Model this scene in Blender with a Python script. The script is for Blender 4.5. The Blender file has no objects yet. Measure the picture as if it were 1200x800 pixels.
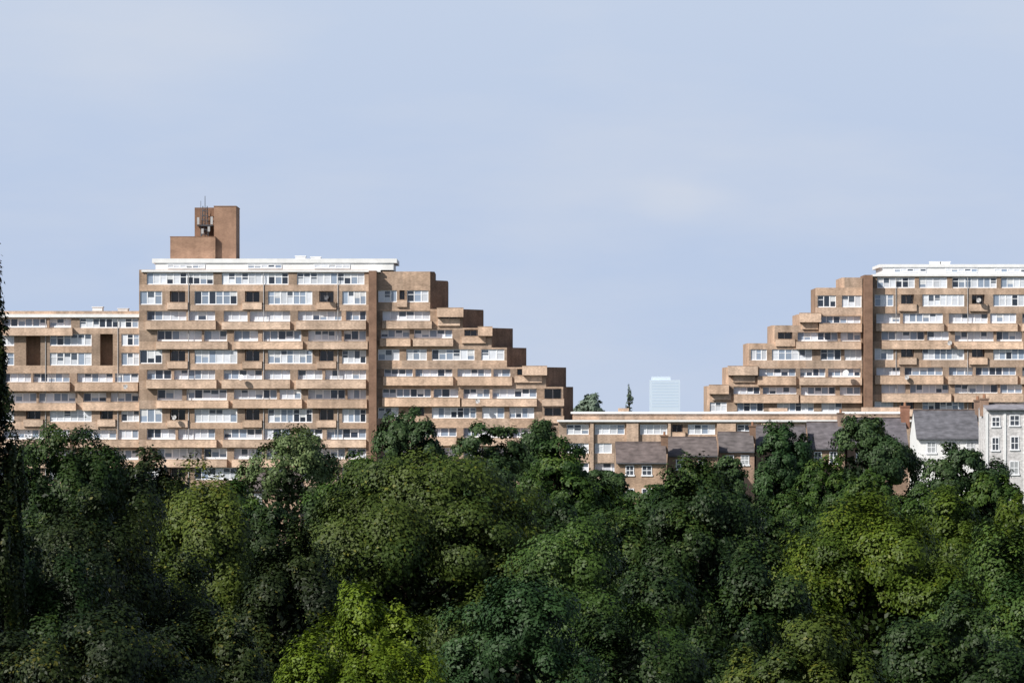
import bpy, math, random
import numpy as np
from mathutils import Vector
random.seed(11)
C = bpy.context.scene.collection
FOC = 5000.0; ZC = 30.0; HY = 480.0
def X_(px, D): return (px-600.0)*D/FOC
def Z_(py, D): return ZC+(HY-py)*D/FOC

# ------------------------------------------------------------ materials
def mk_mat(name, c, rough=.8, attr=False, nscale=.5, namt=.2, stretch=(1,1,1), spec=.3, streak=0.0, transl=0.0, fine=0.0):
    m = bpy.data.materials.new(name); m.use_nodes = True
    nt = m.node_tree; N = nt.nodes; L = nt.links
    b = N['Principled BSDF']; b.inputs['Roughness'].default_value = rough
    b.inputs['Specular IOR Level'].default_value = spec
    rgb = N.new('ShaderNodeRGB'); rgb.outputs[0].default_value = (*c, 1)
    out = rgb.outputs[0]
    if attr:
        a = N.new('ShaderNodeAttribute'); a.attribute_name = 'col'
        v = N.new('ShaderNodeVectorMath'); v.operation = 'MULTIPLY'
        L.new(out, v.inputs[0]); L.new(a.outputs['Color'], v.inputs[1]); out = v.outputs[0]
    tc = N.new('ShaderNodeTexCoord')
    def noise(sc, st, amt, out, lo=.3, hi=.7):
        mp = N.new('ShaderNodeMapping'); mp.inputs['Scale'].default_value = st
        L.new(tc.outputs['Object'], mp.inputs[0])
        n = N.new('ShaderNodeTexNoise'); n.inputs['Scale'].default_value = sc; n.inputs['Detail'].default_value = 5
        L.new(mp.outputs[0], n.inputs['Vector'])
        r = N.new('ShaderNodeMapRange'); r.inputs[1].default_value = lo; r.inputs[2].default_value = hi
        r.inputs[3].default_value = 1-amt; r.inputs[4].default_value = 1+amt
        L.new(n.outputs[0], r.inputs[0])
        v = N.new('ShaderNodeVectorMath'); v.operation = 'SCALE'
        L.new(out, v.inputs[0]); L.new(r.outputs[0], v.inputs['Scale']); return v.outputs[0]
    if namt: out = noise(nscale, stretch, namt, out)
    if streak: out = noise(1.0, (1.2, 1.2, .12), streak, out)
    if fine: out = noise(1.0, (3, 3, 9), fine, out)
    L.new(out, b.inputs['Base Color'])
    if transl:
        t = N.new('ShaderNodeBsdfTranslucent'); mx = N.new('ShaderNodeMixShader'); mx.inputs[0].default_value = transl
        L.new(out, t.inputs[0]); L.new(b.outputs[0], mx.inputs[1]); L.new(t.outputs[0], mx.inputs[2])
        L.new(mx.outputs[0], N['Material Output'].inputs[0])
    return m
BRICK = mk_mat('brick', (.515,.382,.292), .9, True, .35, .22, (1,1,1.6), .15, .2, fine=.26)
DBRICK = mk_mat('dark_brick', (.31,.20,.145), .9, True, .5, .2, (1,1,1.6), .15, .1, fine=.15)
WHITE = mk_mat('white_paint', (.80,.81,.82), .6, False, .8, .06, streak=.05)
FRAME = mk_mat('white_frame', (.86,.88,.92), .5, False, 1.5, .05)
GLASS = mk_mat('window_glass', (1,1,1), .12, True, .7, .12, spec=.6)
SLATE = mk_mat('slate', (.095,.092,.098), .7, True, 1.2, .3, (1,1,3), .3, .2)
STONE = mk_mat('stone', (.55,.54,.54), .85, True, 2.5, .3, (1,1,1.5), .2, .1)
METAL = mk_mat('dark_metal', (.09,.095,.11), .5, False, 1, .1)
GREYM = mk_mat('grey_felt', (.42,.42,.43), .85, False, .5, .15)
PALE = mk_mat('hazed_panel', (.57,.67,.795), .6, True, .02, .03)  # distance haze mixed into the tower's panel colour
POT = mk_mat('clay_pot', (.30,.16,.10), .8, False, 3, .2)
BARK = mk_mat('bark', (.045,.036,.027), .95, False, 2, .35, (1,1,.3), spec=.1)
LEAF = mk_mat('leaf', (1,1,1), .55, True, .35, .2, spec=.25)
LEAF2 = mk_mat('thin_leaf', (1,1,1), .5, True, .35, .2, spec=.25, transl=.18)
GRASS = mk_mat('grass_ground', (.03,.05,.016), .9, False, .06, .35)

# ------------------------------------------------------------ mesh builder
class MB:
    def __init__(s): s.v=[]; s.f=[]; s.c=[]
    def poly(s, pts, faces, col=(1,1,1)):
        o=len(s.v); s.v+=[tuple(p) for p in pts]
        for f in faces: s.f.append([i+o for i in f]); s.c.append(col)
    def box(s,x0,x1,y0,y1,z0,z1,col=(1,1,1)):
        if x1<x0: x0,x1=x1,x0
        if z1<z0: z0,z1=z1,z0
        s.poly([(x0,y0,z0),(x1,y0,z0),(x1,y1,z0),(x0,y1,z0),(x0,y0,z1),(x1,y0,z1),(x1,y1,z1),(x0,y1,z1)],
               [(0,3,2,1),(4,5,6,7),(0,1,5,4),(1,2,6,5),(2,3,7,6),(3,0,4,7)],col)
    def prism(s,poly,z0,z1,col=(1,1,1)):
        n=len(poly)
        s.poly([(x,y,z0) for x,y in poly]+[(x,y,z1) for x,y in poly],
               [tuple(range(n-1,-1,-1)),tuple(range(n,2*n))]+[(i,(i+1)%n,(i+1)%n+n,i+n) for i in range(n)],col)
    def tube(s,p0,p1,r0,r1,n=6,col=(1,1,1)):
        p0=Vector(p0);p1=Vector(p1);d=(p1-p0).normalized()
        a=d.orthogonal().normalized();b=d.cross(a)
        pts=[]
        for p,r in((p0,r0),(p1,r1)):
            for i in range(n):
                t=2*math.pi*i/n; pts.append(p+a*(math.cos(t)*r)+b*(math.sin(t)*r))
        s.poly(pts,[tuple(range(n-1,-1,-1)),tuple(range(n,2*n))]+[(i,(i+1)%n,(i+1)%n+n,i+n) for i in range(n)],col)
    def build(s,name,mat,parent=None,origin=(0,0,0)):
        me=bpy.data.meshes.new(name)
        ox,oy,oz=origin
        me.from_pydata([(x-ox,y-oy,z-oz) for x,y,z in s.v],[],s.f)
        at=me.color_attributes.new('col','FLOAT_COLOR','CORNER')
        arr=np.array([(*c,1.0) for f,c in zip(s.f,s.c) for _ in f],dtype=np.float32).ravel()
        at.data.foreach_set('color',arr)
        me.materials.append(mat); me.update()
        o=bpy.data.objects.new(name,me); C.objects.link(o)
        if parent: o.parent=parent
        return o
def empty(name,loc,label,cat,group=None):
    o=bpy.data.objects.new(name,None); C.objects.link(o); o.location=loc; o.empty_display_size=.5
    o['label']=label; o['category']=cat
    if group: o['group']=group
    return o
def org(root): return tuple(root.location)
def tint(a=.1):
    k=1+random.uniform(-a,a); h=random.uniform(-.03,.03)
    return (k*(1+h),k,k*(1-h))

# ------------------------------------------------------------ windows
def window(root,name,xa,xb,yt,yb,yd,D,kind):
    x0,x1=X_(xa,D),X_(xb,D); z1,z0=Z_(yt,D),Z_(yb,D); o=org(root)
    fr=MB(); pn=MB(); t=.11
    w=x1-x0
    n=max(2,int(round(w/(.95 if kind=='w' else 1.05))))
    fr.box(x0,x1,yd,yd+.1,z1-t,z1); fr.box(x0,x1,yd,yd+.1,z0,z0+t*1.3)
    zz0=z0+t*1.3; zz1=z1-t
    if kind=='s':                                    # white infill panel along the lower part
        zp=z0+(z1-z0)*.2
        fr.box(x0+.02,x1-.02,yd+.02,yd+.08,zz0,zp); zz0=zp
    zm=zz0+(zz1-zz0)*.66
    for i in range(n+1):
        xx=x0+w*i/n; tt=t*(.9 if i in(0,n) else (.85 if i%2==0 else .55))
        fr.box(max(x0,xx-tt),min(x1,xx+tt),yd+.003,yd+.097,zz0,zz1)
    if kind=='w':
        for i in range(n):
            if random.random()<.6:
                fr.box(x0+w*i/n+t*.5,x0+w*(i+1)/n-t*.5,yd+.01,yd+.09,zm-.04,zm+.04)
    home=random.random()                             # one flat's curtains look alike
    for i in range(n):
        if i%4==3: home=random.random()
        r=home*.5+random.random()*.5
        if kind=='w': c=(.72,.76,.83) if r<.52 else ((.30,.37,.48) if r<.71 else (.03,.04,.06))
        elif kind=='s': c=(.70,.75,.84) if r<.48 else ((.29,.36,.47) if r<.71 else (.05,.065,.10))
        else: c=(.03,.03,.035) if r<.5 else (.10,.10,.11)
        q=random.uniform(.75,1.06); c=tuple(k*q for k in c)
        a,b=x0+w*i/n,x0+w*(i+1)/n
        if kind!='d' and random.random()<.35:        # half drawn blind
            zc=zz0+(zz1-zz0)*random.uniform(.3,.7)
            pn.poly([(a,yd+.05,zz0),(b,yd+.05,zz0),(b,yd+.05,zc),(a,yd+.05,zc)],[(0,1,2,3)],c)
            c2=(.66,.68,.70) if c[0]<.4 else (.08,.10,.13)
            pn.poly([(a,yd+.05,zc),(b,yd+.05,zc),(b,yd+.05,zz1),(a,yd+.05,zz1)],[(0,1,2,3)],c2)
        else:
            pn.poly([(a,yd+.05,zz0),(b,yd+.05,zz0),(b,yd+.05,zz1),(a,yd+.05,zz1)],[(0,1,2,3)],c)
    f=fr.build(name,FRAME,root,o); pn.build('pane',GLASS,f,o)
    return f
RD=2.4
NAMES={'w':'window','s':'window_band','d':'balcony_door'}
def parapet(root,xa,xb,yt,yb,yf,D,proj=.75):
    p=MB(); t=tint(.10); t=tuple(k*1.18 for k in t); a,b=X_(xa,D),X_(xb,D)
    n=max(1,int((xb-xa)/28)); k=[random.uniform(.88,1.06) for _ in range(n)]
    for i in range(n): p.box(a+(b-a)*i/n,a+(b-a)*(i+1)/n,yf-proj,yf+.05,Z_(yb,D),Z_(yt,D),tuple(q*k[i] for q in t))
    p.box(a-.03,b+.03,yf-proj-.03,yf+.09,Z_(yt,D),Z_(yt,D)+.07,(.85,.81,.78))
    p.build('balcony_parapet',BRICK,root,org(root))
def section(W,root,x0,x1,top,bot,rows,yf,D,endL=0,endR=0,core=12,par=True,tipR=0,tipL=0):
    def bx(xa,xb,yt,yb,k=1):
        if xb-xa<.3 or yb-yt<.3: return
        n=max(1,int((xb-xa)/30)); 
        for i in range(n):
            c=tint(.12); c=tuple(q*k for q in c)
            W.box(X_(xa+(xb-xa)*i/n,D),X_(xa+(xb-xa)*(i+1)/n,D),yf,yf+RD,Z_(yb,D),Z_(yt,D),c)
    prev=top
    for yt,yb,ops in rows:
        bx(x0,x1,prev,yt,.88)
        cur=x0
        for op in sorted(ops,key=lambda q:q[1]):
            k,xa,xb=op[:3]; spans=op[3] if len(op)>3 else [(yt,yb)]
            bx(cur,xa,yt,yb,.60); cur=xb  # brick between windows tinted darker to deepen the recess shade
            dep={'w':.14,'s':.55,'d':2.1,'r':0}[k]
            pv=yt
            for sa,sb in spans:
                bx(xa,xb,pv,sa,.95); pv=sb
                if k=='r': continue
                if k=='s' and xb-xa>60:              # a flat and its neighbour, a brick fin between
                    m=xa+(xb-xa)*random.choice([.36,.42,.58,.64]); fw=random.choice([2.5,3,5])
                    window(root,'window_band',xa,m,sa,sb,yf+.55,D,'s'); bx(m,m+fw,sa,sb,.7)
                    d2=random.choice([.55,.55,.25]); window(root,'window_band',m+fw,xb,sa,sb,yf+d2,D,'s')
                else: window(root,NAMES[k],xa,xb,sa,sb,yf+dep,D,k)
                if k=='s' and par:
                    j=random.choice([-1,0,1])
                    parapet(root,max(x0+.5,xa-1+j),min(x1-.5,xb+1+j),sb+random.choice([.3,.3,-.9]),sb+9.0,yf,D,random.choice([.5,.7,.9]))
                if k=='d' and par: parapet(root,xa-3,xb+3,sb-2.5,sb+5.5,yf,D,.33)
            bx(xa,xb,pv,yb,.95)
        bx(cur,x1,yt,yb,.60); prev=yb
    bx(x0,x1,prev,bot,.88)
    W.box(X_(x0,D),X_(x1,D),yf+RD,yf+core,Z_(bot,D),Z_(top,D),(.6,.55,.52))
    for e,xe,sg in((endR,x1,1),(endL,x0,-1)):
        if e:
            a=X_(xe,D); b=X_(xe+sg*e,D); d=abs(b-a)*1.6
            poly=[(a,yf),(b,yf+d),(b,yf+core),(a,yf+core)]
            if sg<0: poly=poly[::-1]
            W.prism(poly,Z_(bot,D),Z_(top,D),(.48,.41,.38) if sg>0 else (.85,.82,.80))  # right-facing ends tinted as shaded, left-facing ones as lit
    if tipR: parapet(root,x1-tipR,x1+1,top-1.0,top+9.5,yf,D,1.15)
    if tipL: parapet(root,x0-1,x0+tipL,top-1.0,top+9.5,yf,D,1.15)
def dish(root,px,py,y,D,r=.38,mat=None):
    m=MB(); c=Vector((X_(px,D),y-.5,Z_(py,D))); n=12
    ax=Vector((-.5,-.8,.35)).normalized(); a=ax.orthogonal().normalized(); b=ax.cross(a)
    ring=[c+a*(math.cos(i*math.tau/n)*r)+b*(math.sin(i*math.tau/n)*r) for i in range(n)]
    mid=[c-ax*.10+a*(math.cos(i*math.tau/n)*r*.5)+b*(math.sin(i*math.tau/n)*r*.5) for i in range(n)]
    m.poly(ring+mid+[c-ax*.14],[(i,(i+1)%n,n+(i+1)%n,n+i) for i in range(n)]+[(n+i,n+(i+1)%n,2*n) for i in range(n)])
    m.tube(c-ax*.14,c+Vector((0,.55,-.2)),.04,.04); m.tube(c-b*r*.9,c+ax*.5,.025,.025); m.tube(c+ax*.45,c+ax*.6,.07,.07)
    m.build('satellite_dish',mat or GREYM,root,org(root))
def pipe(root,px,yt,yb,yf,D):
    q=MB(); q.tube((X_(px,D),yf-.1,Z_(yb,D)),(X_(px,D),yf-.1,Z_(yt,D)),.06,.06); q.build('drainpipe',GREYM,root,org(root))

# ------------------------------------------------------------ left apartment block
D=600.
A=empty('apartment_block',(X_(300,D),606,19),'large stepped brick apartment block on the left, square brick tower on its roof','apartment building')
W=MB()
rA=[('w',164,190),('d',199,217),('w',228,278),('d',287,304),('w',314,366),('d',374,391),('w',401,429)]
rB=[('s',172,252),('s',262,340),('s',349,429)]
rC=[('s',184,266),('s',274,353),('s',361,429)]
rows=[(319.5,333.5,[('w',172,250),('w',260,338),('w',348,427)]),(341,357,rA),(364,377,rB),(387,400,rC)]
for k in(1,2): rows+=[(341+69*k,357+69*k,rA),(364+69*k,377+69*k,rB),(387+69*k,400+69*k,rC)]
rows+=[(548,562,rA)]
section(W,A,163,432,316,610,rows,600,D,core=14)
# lower wing on the left
wA=[('w',-27,15),('d',29,46),('w',57,106),('d',116,131),('w',141,162)]
w2=[('w',-27,15,[(391,405),(413,428)]),('r',29,46,[(391,428)]),('w',57,106,[(391,405),(413,428)]),('r',116,131,[(391,428)]),('w',141,162,[(391,405),(413,428)])]
wB=[('s',-79,-8),('s',2,80),('s',89,161)]
wC=[('s',-75,-2),('s',8,87),('s',96,161)]
rows=[(372.5,384,[('s',-79,-8),('s',2,82),('w',92,161)]),(391,428,w2),(437,449,wB),(460,472,wC),(480,494,wA),
      (503,515,wB),(527,539,wC),(549,562,wA)]
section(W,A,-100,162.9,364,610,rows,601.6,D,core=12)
# stepped end on the right
y0=600.5
section(W,A,440,504,318,328,[],y0,D,core=12,endR=5)
section(W,A,440,504,328,362,[(340,354,[('w',443,465),('d',468,474),('w',477,502)])],y0,D,endR=20,core=12)
section(W,A,440,542,362,384,[(364,376,[('s',448,504),('d',516,536)])],y0,D,endR=24,core=12,tipR=30)
section(W,A,440,576,384,407,[(386,396.5,[('s',446,480),('s',485,530),('d',544,566)])],y0,D,endR=25,core=12,tipR=16)
section(W,A,440,594,407,430,[(409,422,[('w',443,468),('w',476,500),('w',506,556),('w',564,591)])],y0,D,endR=23,core=12)
section(W,A,440,640,430,453,[(432,442.5,[('s',450,530),('s',536,598),('d',606,632)])],y0,D,endR=24,core=12,tipR=28)
section(W,A,440,660,453,610,[(455,467,[('s',448,537),('s',543,629),('d',638,658,[(455,470)])]),(477,490,[('w',443,467),('d',482,497),('w',506,558),('w',565,591),('w',597,626),('d',638,658)]),(501,513,[('s',450,535),('s',543,629)]),(524,536,[('s',450,535),('s',543,629)])],y0,D,endR=12,core=12)  # dark door glass at the tip added to deepen the recess shade
W.build('wall',BRICK,A,org(A))
p=MB(); p.box(X_(432.5,D),X_(441.5,D),598.6,606,Z_(610,D),Z_(317.5,D),(.78,.76,.76)); p.build('stair_pier',DBRICK,A,org(A))  # pier colour darkened so it reads as shaded
r=MB()
r.box(X_(178,D),X_(465,D),600.2,613.4,Z_(308.0,D),Z_(303,D))
r.box(X_(166,D),X_(446,D),599.7,602,Z_(318.7,D),Z_(316.4,D))
rf=r.build('roof',WHITE,A,org(A))
q=MB(); q.box(X_(182,D),X_(461,D),600.4,613,Z_(316.2,D),Z_(308.0,D)); q.build('penthouse',WHITE,A,org(A))
for xa,xb in((196,240),(290,330),(368,410)): window(A,'window',xa,xb,309.6,314.8,600.28,D,'w')
r=MB(); r.box(X_(-101,D),X_(164,D),601.2,613.9,Z_(371.5,D),Z_(367.8,D)); r.box(X_(-90,D),X_(158,D),603,612,Z_(367.8,D),Z_(364.5,D))
r.build('roof',WHITE,A,org(A))
for px,py,h in((110,364,5),(350,303,4),(368,303,3),(140,364,3)):
    q=MB(); x=X_(px,D); z=Z_(py,D); q.box(x-.7,x+.7,605,607,z-.3,z+h*.12); q.box(x-.8,x+.8,604.9,607.1,z+h*.12,z+h*.12+.1); q.build('roof_vent',WHITE,A,org(A))
t=MB(); t.box(X_(198,D),X_(251,D),602.2,607,Z_(304,D),Z_(277,D),(1.1,1.08,1.05)); t.box(X_(249,D),X_(275,D),603,611,Z_(304,D),Z_(241,D),(1.05,1.02,1))
t.box(X_(225,D),X_(249.0,D),605.0,610.9,Z_(277,D),Z_(241.3,D),(.75,.7,.68))  # set-back part tinted darker to add to its shade
t.box(X_(248.6,D),X_(275.4,D),602.95,611.05,Z_(241,D),Z_(240,D),(.8,.75,.7))
t.box(X_(197.6,D),X_(250.8,D),602.15,607.05,Z_(277,D),Z_(276.2,D),(.9,.82,.78))
t.build('lift_tower',DBRICK,A,org(A))
q=MB()
cx=X_(238,D); zb=Z_(277,D); zt=Z_(240,D)
for dx in(-.5,.5):
    for dy in(-.5,.5): q.tube((cx+dx,603.8+dy,zb),(cx+dx*.6,603.8+dy*.6,zt),.05,.04)
q.tube((cx,603.8,zb),(cx,603.8,Z_(228,D)),.07,.045); q.tube((cx-.6,603.8,zb),(cx-.6,603.8,Z_(234,D)),.04,.03)
for k in range(6):
    z=zb+.4+k*.66; s=.55-.03*k
    q.box(cx-s,cx+s,603.25,603.33,z,z+.08); q.box(cx-s,cx+s,604.27,604.35,z,z+.08)
    q.tube((cx-s,603.3,z),(cx+s,603.3,z+.6),.035,.035)
q.box(cx-1.1,cx+1.2,603.0,604.9,zb+1.6,zb+1.75)
mast=q.build('mast',METAL,A,org(A))
for dx,dz,h in((-.9,1.8,1.0),(1.0,1.8,1.1),(.6,.8,.7),(-.3,.5,.7)):
    q=MB(); q.box(cx+dx-.16,cx+dx+.16,602.85,603.05,zb+dz,zb+dz+h); q.build('antenna_panel',GREYM,mast,org(A))
dish(A,283,442,599.0,D,.42,WHITE)
for px,py in((383,349),(205,489),(560,470),(148,453)): dish(A,px,py,599.3,D,.36,METAL if px==383 else None)
for px in(221,309,396): pipe(A,px,318,600,600,D)
for px in(52,137): pipe(A,px,372,600,601.6,D)

# ------------------------------------------------------------ right apartment block
D=640.; yf=640.
R=empty('apartment_block',(X_(1030,D),648,19),'stepped brick apartment block on the right, its steps falling to the left','apartment building')
W=MB()
bA=[('w',1025,1047),('d',1056,1071),('w',1081,1130),('d',1139,1154),('w',1164,1215),('d',1222,1240)]
bB=[('s',1027,1105),('s',1112,1191),('s',1198,1258)]
bC=[('s',1033,1112),('s',1119,1198),('s',1205,1258)]
rows=[(325,337.5,[('w',1028,1072),('w',1077,1110),('w',1116,1168),('w',1173,1240)]),(345,359,bA),(367,379,bB),(388,400,bC),
      (408,421.5,bA),(430,441,bB),(450,462,bC),(470,482,bA),(492,503,bB),(514,525,bC)]
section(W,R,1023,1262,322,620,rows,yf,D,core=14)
y1=yf+.6
section(W,R,990,1011,325,337,[],y1,D,endL=3)
section(W,R,957,1011,337,368,[(346,360,[('w',958.5,980),('w',987,1010)])],y1,D,core=12)
section(W,R,938,1011,368,381,[(370,380,[('d',943,956),('s',961,1009)])],y1,D,endL=3,tipL=24)
section(W,R,908,1011,381,402,[(389,400,[('d',912,929),('s',935,1009)])],y1,D,endL=3)
section(W,R,878,1011,402,430,[(409,422,[('w',880,899),('w',905,952),('w',962,986),('w',990,1010)])],y1,D,endL=2)
section(W,R,854,1011,430,452,[(431.5,442,[('d',862,882),('s',890,933),('s',938,1009)])],y1,D,endL=3,tipL=34)
section(W,R,832,1011,452,620,[(453,463,[('d',838,854),('s',860,934),('s',939,1009)]),(471,482.5,[('w',832,852),('w',864,895),('w',911,954),('w',963,987)]),(492,503,[('s',861,930),('s',939,1009)])],y1,D,endL=3,tipL=22)
W.build('wall',BRICK,R,org(R))
p=MB(); p.box(X_(1012,D),X_(1021.5,D),638.2,646,Z_(620,D),Z_(322.5,D),(.78,.76,.76)); p.build('stair_pier',DBRICK,R,org(R))  # pier darkened in colour, like the left one, to look shaded
r=MB(); r.box(X_(1031,D),X_(1264,D),640.4,653.4,Z_(313.0,D),Z_(309.5,D))
r.box(X_(1022,D),X_(1262,D),639.7,642,Z_(323.8,D),Z_(321.4,D)); r.build('roof',WHITE,R,org(R))
q=MB(); q.box(X_(1035,D),X_(1262,D),640.6,653,Z_(321.2,D),Z_(313.0,D)); q.build('penthouse',WHITE,R,org(R))
for xa,xb in((1048,1086),(1108,1146),(1166,1204)): window(R,'window',xa,xb,314.4,319.5,640.48,D,'w')
for px,py,h in((1100,309.5,4),(1112,309.5,4)):
    q=MB(); x=X_(px,D); z=Z_(py,D); q.box(x-.7,x+.7,645,647,z-.3,z+h*.12); q.box(x-.8,x+.8,644.9,647.1,z+h*.12,z+h*.12+.1); q.build('roof_vent',WHITE,R,org(R))
dish(R,990,437,639.0,D,.5,WHITE)
for px,py in((1146,352),(1112,402),(1062,442)): dish(R,px,py,639.3,D,.38)
for px in(1050,1134): pipe(R,px,324,600,yf,D)

# ------------------------------------------------------------ low linking block
D=585.; yf=585.
L_=empty('low_apartment_block',(X_(860,D),590,19),'low flat roofed brick block with white roof edge linking the two stepped blocks','apartment building')
W=MB()
section(W,L_,655,1075,493,600,[(497,509,[('w',664,690),('w',697,732),('w',750,782),('d',788,800),('w',806,838),('w',864,890),('w',905,940),('w',960,990),('w',1010,1046)]),
        (519,531,[('w',664,690),('w',697,717),('s',728,781),('w',800,838),('w',905,940)]),(542,554,[('w',664,690),('s',697,781),('s',800,870)])],yf,D,core=11)
section(W,L_,672,1066,484,493,[],yf+2.5,D,core=8)
for xa,xb in((691.5,695.5),(734,748),(783,786),(840,862),(892,903)):    # shallow projecting brick bays
    W.box(X_(xa,D),X_(xb,D),yf-.5,yf+.1,Z_(600,D),Z_(495,D),tint(.1))
W.build('wall',BRICK,L_,org(L_))
r=MB(); r.box(X_(653,D),X_(1077,D),yf-.75,yf+2.2,Z_(494,D),Z_(491.8,D)); r.build('roof_edge',WHITE,L_,org(L_))
r=MB(); r.box(X_(670,D),X_(1068,D),yf+2.2,yf+11,Z_(484.6,D),Z_(482.2,D)); r.build('roof',WHITE,L_,org(L_))
for xa,xb,tp in((726,738,478),(905,925,478),(1015,1060,477)):
    q=MB(); q.box(X_(xa,D),X_(xb,D),yf+4,yf+8,Z_(482,D),Z_(tp,D)); q.build('roof_box',BRICK,L_,org(L_))

# ------------------------------------------------------------ terraced houses
def house(px0,px1,ridge,eave,base,D,label,wallm,roofcol=(1,1,1),wcol=(1,1,1),depth=8,chim=(),wins=(),group=None,name='terraced_house'):
    x0,x1=X_(px0,D),X_(px1,D); zr,ze,zb=Z_(ridge,D),Z_(eave,D),Z_(base,D)
    h=empty(name,((x0+x1)/2,D+depth/2,zb),label,'house',group); o=org(h)
    w=MB()
    prof=[(D,zb),(D+depth,zb),(D+depth,ze),(D+depth/2,zr-.12),(D,ze)]
    n=5
    w.poly([(x0,y,z) for y,z in prof]+[(x1,y,z) for y,z in prof],[(0,1,2,3,4)[::-1],(5,6,7,8,9)]+[(i,(i+1)%n,(i+1)%n+n,i+n) for i in range(n)],wcol)
    w.build('wall',wallm,h,o)
    r=MB(); e=.35; sl=(zr-ze)/(depth/2)
    pr=[(D-e,ze-e*sl),(D+depth/2,zr),(D+depth+e,ze-e*sl),(D+depth+e,ze-e*sl+.16),(D+depth/2,zr+.16),(D-e,ze-e*sl+.16)]
    n=6; a,b=x0-.02,x1+.02
    r.poly([(a,y,z) for y,z in pr]+[(b,y,z) for y,z in pr],[(0,1,4,5),(1,2,3,4),(6,11,10,7),(7,10,9,8)]+[(i,i+n,(i+1)%n+n,(i+1)%n) for i in range(n)],roofcol)
    r.tube((a,D+depth/2,zr+.14),(b,D+depth/2,zr+.14),.13,.13,6,(1.2,1,.9))
    rf=r.build('roof',SLATE,h,o)
    g=MB(); g.tube((x0+.03,D-e-.05,ze-e*sl),(x1-.03,D-e-.05,ze-e*sl),.07,.07); g.build('gutter',METAL,h,o)
    for cx,cw,top,cc in chim:
        c=MB(); xc=X_(cx,D); ww=cw*D/FOC/2; zt=Z_(top,D); yc=D+depth/2
        c.box(xc-ww,xc+ww,yc-.75,yc+.75,zr-1.2,zt,cc); c.box(xc-ww-.08,xc+ww+.08,yc-.83,yc+.83,zt,zt+.18,tuple(k*.8 for k in cc))
        ch=c.build('chimney',DBRICK,rf,o)
        for k in range(3):
            yy=yc-.5+.5*k; c=MB(); c.tube((xc,yy,zt+.18),(xc,yy,zt+.62),.13,.10,8); c.build('chimney_pot',POT,rf,o)
    for xa,xb,yt,yb in wins:
        f=MB(); p=MB(); a,b=X_(xa,D),X_(xb,D); z1,z0=Z_(yt,D),Z_(yb,D); t=.1; zm=(z0+z1)/2; xm=(a+b)/2
        f.box(a,b,D-.06,D+.1,z1-t,z1); f.box(a-.08,b+.08,D-.12,D+.1,z0-.08,z0+t); f.box(a,a+t,D-.057,D+.1,z0+t,z1-t); f.box(b-t,b,D-.057,D+.1,z0+t,z1-t)
        f.box(a+t,b-t,D-.05,D+.05,zm-.04,zm+.04); f.box(xm-.035,xm+.035,D-.047,D+.05,z0+t,z1-t)
        p.poly([(a,D-.02,z0),(b,D-.02,z0),(b,D-.02,z1),(a,D-.02,z1)],[(0,1,2,3)],(.06,.07,.09) if random.random()<.7 else (.4,.42,.44))
        fo=f.build('window',FRAME,h,o); p.build('pane',GLASS,fo,o)
    dm=MB(); dx=(x0*.72+x1*.28); dm.box(dx-.48,dx+.48,D-.05,D+.08,zb,zb+2.05); dm.build('door',METAL,h,o)
    return h
GR='houses in the row below the low block'
house(722,781,520,541,610,500,'brick house at the left end of the house row with brown slate roof',BRICK,(1.6,1.35,1.22),(.80,.77,.73),wins=((733,743,545,557),(752,764,545,557),(733,743,572,584),(752,764,572,584)),chim=((780,8,512,(.8,.8,.8)),),group=GR)
house(783,841,514,533,600,505,'brown roofed brick house second from the left in the house row',BRICK,(1.6,1.4,1.28),(.66,.63,.61),wins=((792,803,538,550),(818,829,538,550)),group=GR)
house(843,884,508,528,598,510,'narrow house with grey brown roof just left of the rounded blue green tree',BRICK,(1.5,1.38,1.3),(.64,.6,.6),wins=((850,860,533,545),(868,878,533,545)),chim=((884,7,500,(.8,.8,.8)),),group=GR)
house(886,946,500,526,598,514,'slate roofed house half hidden behind the rounded blue green tree',BRICK,(1.5,1.42,1.42),(.6,.58,.58),wins=((930,941,531,545),),group=GR)
house(948,990,496,524,598,517,'house right of the rounded blue green tree, tall chimney at its right end',BRICK,(1.5,1.42,1.45),(.6,.56,.55),wins=((954,963,529,543),(972,981,529,543)),chim=((988,7,485,(.85,.95,1.05)),),group=GR)
house(993,1064,491,520,598,520,'wide slate roofed house behind the dark tree, red chimney at its right end',BRICK,(1.45,1.4,1.48),(.6,.56,.55),wins=((1003,1014,526,540),(1048,1059,526,540)),chim=((1064,10,477,(1.0,.8,.78)),),group=GR)
house(1074,1148,482,512,590,490,'white walled house with a grey slate roof',WHITE,(1.45,1.5,1.6),wins=((1086,1097,517,531),(1110,1121,517,531),(1132,1142,517,531)),chim=((1150,7,470,(.95,1.0,1.05)),),name='white_house',group=GR)
hs=house(1156,1236,475,480,590,478,'pale grey stone house with white framed windows at the right end of the row',STONE,(3.2,3.2,3.3),(1.05,1.05,1.06),wins=((1162,1172,488,500),(1183,1195,486,499),(1208,1220,486,499),(1162,1171,512,528),(1184,1194,511,527),(1208,1219,511,527),(1183,1194,540,556)),chim=((1158,9,468,(1.0,1.05,1.1)),),name='stone_house',group=GR)
q=MB()
for xx in(1155,1176,1200): q.box(X_(xx,478),X_(xx+3,478),477.9,478.1,Z_(590,478),Z_(484,478))
q.build('pilaster',WHITE,hs,org(hs))
house(286,352,557,573,640,440,'small house with pale wall glimpsed between trees below the left block',BRICK,(1.6,1.4,1.25),(.85,.82,.8),wins=((298,307,578,590),))

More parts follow.
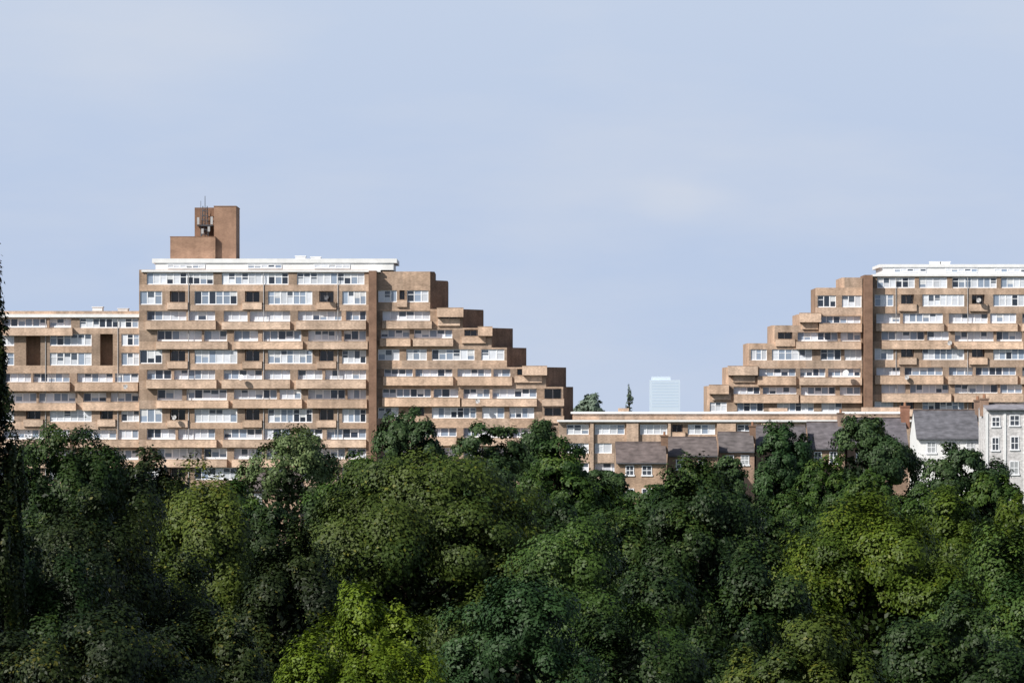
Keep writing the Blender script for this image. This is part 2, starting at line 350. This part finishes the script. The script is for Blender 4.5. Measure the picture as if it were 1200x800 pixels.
# ------------------------------------------------------------ far tower
D=5000.
T=empty('office_tower',(X_(779,D),5015,0),'hazy pale blue office tower far off in the gap between the two blocks','tower')
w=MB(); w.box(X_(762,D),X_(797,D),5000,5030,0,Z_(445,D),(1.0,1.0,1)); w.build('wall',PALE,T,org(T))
for k in range(9):
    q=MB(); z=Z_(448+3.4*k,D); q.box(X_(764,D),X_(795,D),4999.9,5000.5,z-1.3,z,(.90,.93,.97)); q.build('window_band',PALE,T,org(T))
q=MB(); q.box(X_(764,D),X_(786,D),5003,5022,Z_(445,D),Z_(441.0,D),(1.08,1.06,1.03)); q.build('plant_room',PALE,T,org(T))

# ------------------------------------------------------------ ground
prof=[(-200,30),(-20,28.3),(5,28.2),(60,22),(110,17),(150,13),(200,10),(300,11),(400,14),(470,17.5),(520,18.5),(600,19.2),(700,19),(900,11),(1500,2),(9000,0),(20000,0)]
def G(y): return float(np.interp(y,[p[0] for p in prof],[p[1] for p in prof]))
xs=[-12000,-3000,-800,-300,-150,-75,0,75,150,300,800,3000,12000]
ys=sorted(set([p[0] for p in prof]+list(range(20,700,20))))
g=MB(); vv=[(x,y,G(y)) for y in ys for x in xs]; nx=len(xs)
g.poly(vv,[(j*nx+i,j*nx+i+1,(j+1)*nx+i+1,(j+1)*nx+i) for j in range(len(ys)-1) for i in range(nx-1)])
go=g.build('ground',GRASS); go['kind']='structure'

# ------------------------------------------------------------ trees
def unit(r,n):
    v=r.normal(size=(n,3)); return v/np.linalg.norm(v,axis=1)[:,None]
def leaf_mesh(name,P,Nn,S,Col,r,mat):
    n=len(P); a=unit(r,n); t=np.cross(Nn,a); t/=np.linalg.norm(t,axis=1)[:,None]+1e-9; b=np.cross(Nn,t)
    s=S[:,None]; fold=Nn*(s*.18)
    V=np.empty((n,4,3),np.float32)
    V[:,0]=P-t*s; V[:,1]=P+b*s*.58+fold; V[:,2]=P+t*s; V[:,3]=P-b*s*.58+fold
    me=bpy.data.meshes.new(name)
    me.vertices.add(n*4); me.vertices.foreach_set('co',V.reshape(-1))
    me.loops.add(n*4); me.loops.foreach_set('vertex_index',np.arange(n*4,dtype=np.int32))
    me.polygons.add(n); me.polygons.foreach_set('loop_start',np.arange(0,n*4,4,dtype=np.int32))
    try: me.polygons.foreach_set('loop_total',np.full(n,4,dtype=np.int32))
    except Exception: pass
    me.update(calc_edges=True)
    at=me.color_attributes.new('col','FLOAT_COLOR','POINT')
    c=np.ones((n,4,4),np.float32); c[:,:,:3]=Col[:,None,:]; at.data.foreach_set('color',c.reshape(-1))
    me.materials.append(mat); return me
PAL={'olive':((.024,.046,.008),(.076,.102,.013),(.14,.13,.016)),
     'dark':((.008,.022,.006),(.032,.060,.011),(.07,.085,.015)),
     'mid':((.016,.043,.009),(.055,.098,.015),(.09,.12,.018)),
     'blue':((.013,.037,.012),(.038,.080,.023),(.05,.085,.026)),
     'warm':((.033,.064,.008),(.100,.145,.015),(.16,.17,.018)),
     'gold':((.065,.115,.010),(.14,.195,.014),(.19,.21,.017)),
     'dark_olive':((.006,.014,.004),(.026,.041,.007),(.13,.115,.013)),  # naturally dark species with yellowish tips
     'pale':((.065,.105,.038),(.13,.175,.066),(.15,.17,.065)),
     'soft':((.022,.047,.017),(.052,.090,.030),(.075,.105,.036)),  # dark green lifted slightly for haze at middle distance
     'haze':((.11,.16,.12),(.17,.22,.16),(.18,.22,.16))}  # leaf colours paled to suggest far haze
def tree(seed,px,top,hw,D,rz,pal,n,ls,label,name='broadleaf_tree',shape='round',nm=16,cat='tree',group=None,br=(.24,.45)):
    r=np.random.default_rng(seed)
    x=X_(px,D); zt=Z_(top,D); rx=hw*D/FOC; gz=G(D); zc=zt-rz
    if zc-rz*.9<gz+.8: rz=(zt-gz-.8)/1.9; zc=zt-rz
    root=empty(name,(x,D,gz),label,cat,group)
    c0,c1,c2=[np.array(c) for c in PAL[pal]]
    # boughs, then clumps on each bough
    d=unit(r,nm*4); d=d[d[:,2]>-.55][:nm]; nm=len(d)
    mrad=r.uniform(.40,.68,nm); mc=d*mrad[:,None]; mr_=r.uniform(br[0],br[1],nm)
    mc[0]=(r.uniform(-.2,.2),r.uniform(-.15,.15),.62); mr_[0]=.33      # the leader at the top
    if shape=='cone':
        k=np.clip(.95-.75*(mc[:,2]*.5+.5),.15,1); mc[:,:2]*=k[:,None]; mr_*=np.clip(k*1.15,.45,1)
    cen=[];lr=[];od=[];lt=[];bi=[]
    for i in range(nm):
        tb=r.random()
        ns=12; u=unit(r,ns*3); u=u[(u@(d[i]*.7+np.array([0,0,.5])))>-.4][:ns]
        for q in u:
            cen.append(mc[i]+q*mr_[i]*r.uniform(.5,1.02)); lr.append(mr_[i]*r.uniform(.25,.50)); od.append(q*.5+d[i]*.6+np.array([0,0,.35])); lt.append(.7*tb+.3*r.random()); bi.append(i)
    cen=np.array(cen);lr=np.array(lr);od=np.array(od);lt=np.array(lt); nl=len(cen)
    topv=(cen[:,2]+lr*.85).max(); sh=1-topv; cen[:,2]+=sh
    wts=lr**2; wts/=wts.sum()
    LP=[];LN=[];LS=[];LC=[]
    for i in range(nl):
        m=int(n*.90*wts[i])
        if m<3: continue
        dl=unit(r,m); flip=(dl@od[i])<-.2; dl[flip]*=-1
        ph=r.uniform(0,6.28,3); dent=1+.18*np.sin(dl[:,0]*5+ph[0])*np.sin(dl[:,1]*5+ph[1])
        rr=lr[i]*dent*(1.08-.55*r.random(m)**1.6)
        tw=r.random(m)<.12; rr[tw]*=r.uniform(1.05,1.5,tw.sum())
        p=cen[i]+dl*rr[:,None]*np.array([1,1,.82])
        P=p*np.array([rx,rx*.95,rz])
        bd=p-mc[bi[i]]-np.array([0,0,sh]); bd/=np.linalg.norm(bd,axis=1)[:,None]+1e-9
        N=dl*.55+bd*.75+np.array([0,0,.15])+unit(r,m)*.42; N/=np.linalg.norm(N,axis=1)[:,None]
        t=np.clip(lt[i]*.85+r.normal(.06,.08,m),0,1)[:,None]
        c=c0*(1-t)+c1*t
        ac=r.random(m)<(.02 if lt[i]<.75 else .15); c[ac]=c1*.5+c2*.5
        c*=r.uniform(.92,1.08,(m,1))
        LP.append(P);LN.append(N);LC.append(c);LS.append(ls*r.uniform(.55,1.2,m))
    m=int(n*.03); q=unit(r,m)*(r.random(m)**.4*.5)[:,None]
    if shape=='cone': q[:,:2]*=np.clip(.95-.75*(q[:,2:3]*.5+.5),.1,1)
    LP.append(q*np.array([rx,rx,rz]));LN.append(unit(r,m));LS.append(ls*1.9*np.ones(m));LC.append(np.tile(c0*.5,(m,1)))  # inner leaves darkened in colour as shade inside the crown
    P=np.concatenate(LP);N=np.concatenate(LN);S=np.concatenate(LS);Cc=np.concatenate(LC)
    wz=P[:,2]+zc; thin=(wz<ZC-.066*D-2.2)                     # sparser towards the hidden skirts and the far side
    keep=(wz-gz>.3)&((~thin)|(r.random(len(P))<.2))&((P[:,1]<.35*rx)|(r.random(len(P))<.45))
    P[:,2]+=zc-gz
    me=leaf_mesh('crown',P[keep],N[keep],S[keep],Cc[keep],r,LEAF2 if pal in('gold','warm') else LEAF)
    o=bpy.data.objects.new('crown',me); C.objects.link(o); o.parent=root
    tb=MB(); hgt=zc-gz; tr=max(.12,min(.5,rx*.06)); pts=[Vector((0,0,-.2))]
    for k in range(1,7): pts.append(Vector((float(r.normal(0,.12)),float(r.normal(0,.12)),(hgt+rz*.5)*k/6)))
    for k in range(6): tb.tube(pts[k],pts[k+1],tr*(1-k*.145),tr*(1-(k+1)*.145),7)
    for i in range(nm):
        e=Vector((mc[i]*np.array([rx,rx,rz])).tolist())*.9+Vector((0,0,hgt+sh*rz)); z0=max(hgt*.45,min(e.z-rz*.35,hgt+rz*.3)); s=Vector((0,0,z0))
        mid=s.lerp(e,.5)+Vector((0,0,-.05*rz)); tb.tube(s,mid,tr*.4,tr*.25,5); tb.tube(mid,e,tr*.25,tr*.07,5)
    tb.build('trunk',BARK,root)
    return root
FG=[ # px top hw D rz palette n leaf label boughs
 (84,494,96,262,7,'dark',44000,.13,'dark pointed tree in front of the left end of the left block',15),
 (222,530,118,222,8,'olive',72000,.11,'yellow flecked tree in front of the small pale walled house at lower left',17),
 (110,566,155,195,8.5,'dark_olive',92000,.10,'broad dark tree with yellow tips at left foreground',19),
 (-5,592,125,176,8,'dark',64000,.096,'dark tree low in the left corner behind the tall edge tree',15),
 (474,525,205,236,10,'olive',158000,.12,'broadest olive green tree, standing left of centre in front of the left block',21),
 (600,578,95,250,7,'mid',46000,.128,'green tree filling the right shoulder of the broad olive tree',13),
 (332,602,100,208,7.5,'dark_olive',52000,.108,'dark tree in the gap left of the broad olive tree',13),
 (668,606,172,190,8.5,'mid',115000,.10,'rounded mid green tree in the lower centre, right of the broad olive tree',17),
 (804,530,112,246,9,'dark',76000,.124,'dark tree with a ragged tall top right of centre, below brown roofed houses',16),
 (1015,574,155,202,9,'warm',115000,.10,'sunlit warm green tree right of centre below the slate roofed houses',18),
 (1124,566,100,270,8,'warm',50000,.133,'light yellow green tree in front of the white walled house',13),
 (1185,610,135,186,8.5,'mid',80000,.10,'green tree at the right edge of the foreground',16),
 (880,632,120,172,7.5,'dark',64000,.096,'dark tree in the hollow left of the sunlit warm green tree',14),
 (95,704,200,132,6.5,'dark_olive',90000,.08,'lowest dark tree along the bottom left edge of the picture',21),
 (255,712,110,146,6,'dark_olive',52000,.084,'dark tree just left of the golden green tree at the bottom',14),
 (608,676,140,152,7,'blue',76000,.088,'dull blue green tree just right of the golden green tree at the bottom',17),
 (775,660,145,162,7.5,'dark',80000,.09,'dark rounded tree at the bottom, right of the dull blue green tree',17),
 (940,718,140,140,6.5,'olive',70000,.083,'olive tree at the bottom edge below the sunlit warm green tree',17),
 (1125,692,155,152,7,'dark',80000,.088,'dark tree at the bottom right corner',17),
 (168,522,62,268,6.5,'dark_olive',27000,.133,'small dark tree between the pointed tree and the yellow flecked tree at left',12),
 (30,512,62,275,6.5,'dark',28000,.133,'dark tree between the edge tree and the dark pointed tree',12),
]
GF='trees of the near wood'
tree(90,-9,278,54,150,10.5,'dark_olive',40000,.085,'tall dark tree whose leaf edge runs up the left edge of the picture',nm=42,group=GF,br=(.13,.27))
for i,(px,tp,hw,D,rz,pal,n,ls,lab,nm) in enumerate(FG): tree(100+i,px,tp,hw,D,rz,pal,n,ls,lab,nm=nm,group=GF)
tree(300,418,680,116,138,6.5,'gold',76000,.074,'bright golden green tree at the bottom, left of centre',nm=18,name='golden_tree',group=GF)
MG=[
 (483,476,58,430,6.5,'soft',23000,.2,'round dark tree against the left block just right of its tall brick pier','round'),
 (568,493,66,450,6,'soft',22000,.21,'dark tree at the foot of the stepped end, right of the round dark tree','round'),
 (652,512,88,405,7,'mid',34000,.19,'leafy green tree below the right end of the left block','round'),
 (336,498,64,425,7,'pale',18000,.18,'pale green loose tree rising beside the small pale walled house','round'),
 (914,493,48,440,6,'blue',23000,.185,'rounded blue green tree in the middle of the house row','round'),
 (1024,486,66,462,6.5,'soft',25000,.2,'large dark tree in front of the wide slate roofed house','round'),
 (1122,518,62,425,5.5,'soft',24000,.19,'dark tree in front of the white walled house wall','round'),
 (852,534,40,430,5,'soft',14000,.19,'small dark tree left of the rounded blue green tree','round'),
 (972,530,40,430,5,'mid',14000,.19,'small green bushy tree right of the rounded blue green tree','round'),
 (630,490,34,478,5,'soft',12000,.2,'dark small tree touching the right end of the left block','round'),
 (415,528,60,410,6,'mid',19000,.19,'green tree between the pale loose tree and the round dark tree','round'),
 (540,538,80,370,6.5,'mid',26000,.18,'green tree behind the top of the broad olive tree','round'),
 (1190,575,50,360,5,'warm',15000,.17,'yellowish tree at the foot of the grey stone house','round'),
 (744,566,68,400,6,'mid',23000,.18,'green tree below the left end of the house row','round'),
 (702,550,42,470,5,'soft',13000,.2,'small dark tree left of the leftmost brick house','round'),
 (905,580,90,320,6.5,'dark',28000,.155,'dark tree below the rounded blue green tree','round'),
 (1060,566,74,330,6.5,'mid',23000,.16,'green tree below the large dark tree','round'),
 (812,545,46,462,5,'mid',14000,.2,'small green tree in front of the second brown roofed house','round'),
 (965,584,80,300,6,'dark',23000,.15,'dark tree below the small green bushy tree','round'),
 (1164,553,40,420,5,'mid',13000,.19,'small green tree between the white house and the grey stone house','round'),
 (645,580,80,300,6.5,'dark',24000,.15,'dark tree below the leafy green tree','round'),
 (266,560,66,380,6,'mid',21000,.175,'green tree just left of the small pale walled house','round'),
 (312,588,46,340,5,'dark',15000,.165,'small dark tree right in front of the small pale walled house','round'),
 (170,550,60,350,6,'mid',18000,.175,'mid green tree at the foot of the left block behind the small dark tree','round'),
 (20,547,60,350,6,'mid',18000,.175,'mid green tree at the foot of the low wing, far left','round'),
 (395,570,66,330,6,'dark',19000,.165,'dark tree right of the small pale walled house','round'),
 (1010,548,46,420,5,'mid',14000,.19,'green tree directly under the large dark tree','round'),
 (840,578,70,340,6,'mid',21000,.165,'green tree below the narrow grey brown roofed house','round'),
 (928,574,50,400,5,'mid',14000,.175,'small green tree right under the rounded blue green tree','round'),
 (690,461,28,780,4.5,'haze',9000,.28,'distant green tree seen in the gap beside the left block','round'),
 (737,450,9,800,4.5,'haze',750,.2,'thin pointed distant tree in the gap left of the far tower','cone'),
]
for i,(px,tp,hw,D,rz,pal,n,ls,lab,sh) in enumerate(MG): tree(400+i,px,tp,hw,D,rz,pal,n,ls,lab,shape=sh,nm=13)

# ------------------------------------------------------------ light, sky, camera
d=Vector((.61,.54,-.60)).normalized(); s=-d
sun=bpy.data.lights.new('sun','SUN'); sun.energy=5.0; sun.angle=math.radians(.5); sun.color=(1,.95,.87)
so=bpy.data.objects.new('sun',sun); C.objects.link(so); so.rotation_euler=d.to_track_quat('-Z','Y').to_euler(); so.location=(-100,-100,150)
wd=bpy.data.worlds.new('World'); bpy.context.scene.world=wd; wd.use_nodes=True
nt=wd.node_tree; N=nt.nodes; L=nt.links; bg=N['Background']; bg.inputs[1].default_value=.08
sk=N.new('ShaderNodeTexSky'); sk.sky_type='NISHITA'; sk.sun_disc=False
sk.sun_elevation=math.asin(s.z); sk.sun_rotation=math.atan2(s.x,s.y); sk.altitude=50; sk.dust_density=2
tc=N.new('ShaderNodeTexCoord'); sp=N.new('ShaderNodeSeparateXYZ'); L.new(tc.outputs['Generated'],sp.inputs[0])
rp=N.new('ShaderNodeValToRGB'); L.new(sp.outputs['Z'],rp.inputs[0])
e=rp.color_ramp.elements; e[0].position=0.0; e[0].color=(.505,.605,.79,1); e[1].position=.10; e[1].color=(.55,.64,.80,1)
x=e.new(.045); x.color=(.50,.60,.79,1)
mul=N.new('ShaderNodeVectorMath'); mul.operation='SCALE'; mul.inputs['Scale'].default_value=12.5; L.new(rp.outputs[0],mul.inputs[0])
mp=N.new('ShaderNodeMapping'); mp.inputs['Scale'].default_value=(6,6,22); L.new(tc.outputs['Generated'],mp.inputs[0])
nz=N.new('ShaderNodeTexNoise'); nz.inputs['Scale'].default_value=1.6; nz.inputs['Detail'].default_value=6; nz.inputs['Roughness'].default_value=.55; L.new(mp.outputs[0],nz.inputs['Vector'])
mr=N.new('ShaderNodeMapRange'); mr.inputs[1].default_value=.42; mr.inputs[2].default_value=.75; mr.inputs[3].default_value=0; mr.inputs[4].default_value=.6; L.new(nz.outputs[0],mr.inputs[0])
# one soft cloud low over the gap
sb=N.new('ShaderNodeVectorMath'); sb.operation='SUBTRACT'; sb.inputs[1].default_value=(.039,.998,.049); L.new(tc.outputs['Generated'],sb.inputs[0])
s2=N.new('ShaderNodeVectorMath'); s2.operation='MULTIPLY'; s2.inputs[1].default_value=(1,1,2.4); L.new(sb.outputs[0],s2.inputs[0])
ln=N.new('ShaderNodeVectorMath'); ln.operation='LENGTH'; L.new(s2.outputs[0],ln.inputs[0])
n2=N.new('ShaderNodeTexNoise'); n2.inputs['Scale'].default_value=60; n2.inputs['Detail'].default_value=5; L.new(tc.outputs['Generated'],n2.inputs['Vector'])
mm=N.new('ShaderNodeMath'); mm.operation='MULTIPLY_ADD'; mm.inputs[1].default_value=.02; L.new(n2.outputs[0],mm.inputs[0]); L.new(ln.outputs['Value'],mm.inputs[2])
m3=N.new('ShaderNodeMapRange'); m3.interpolation_type='SMOOTHSTEP'; m3.inputs[1].default_value=.010; m3.inputs[2].default_value=.030; m3.inputs[3].default_value=.38; m3.inputs[4].default_value=0; L.new(mm.outputs[0],m3.inputs[0])
ad=N.new('ShaderNodeMath'); ad.operation='ADD'; ad.use_clamp=True; L.new(mr.outputs[0],ad.inputs[0]); L.new(m3.outputs[0],ad.inputs[1])
cl=N.new('ShaderNodeMixRGB'); cl.inputs[2].default_value=(8.1,8.7,9.9,1); L.new(ad.outputs[0],cl.inputs[0]); L.new(mul.outputs[0],cl.inputs[1])
hz=N.new('ShaderNodeMapRange'); hz.inputs[1].default_value=.10; hz.inputs[2].default_value=.4; L.new(sp.outputs['Z'],hz.inputs[0])
mx=N.new('ShaderNodeMixRGB'); L.new(hz.outputs[0],mx.inputs[0]); L.new(cl.outputs[0],mx.inputs[1]); L.new(sk.outputs[0],mx.inputs[2])
L.new(mx.outputs[0],bg.inputs[0])
cam=bpy.data.cameras.new('camera'); co=bpy.data.objects.new('camera',cam); C.objects.link(co)
co.location=(0,0,ZC); co.rotation_euler=(math.radians(90),0,0); cam.lens=150; cam.sensor_width=36; cam.shift_y=80/1200
cam.clip_start=1; cam.clip_end=30000
sc=bpy.context.scene; sc.camera=co
sc.view_settings.view_transform='Standard'; sc.view_settings.look='None'; sc.view_settings.exposure=0
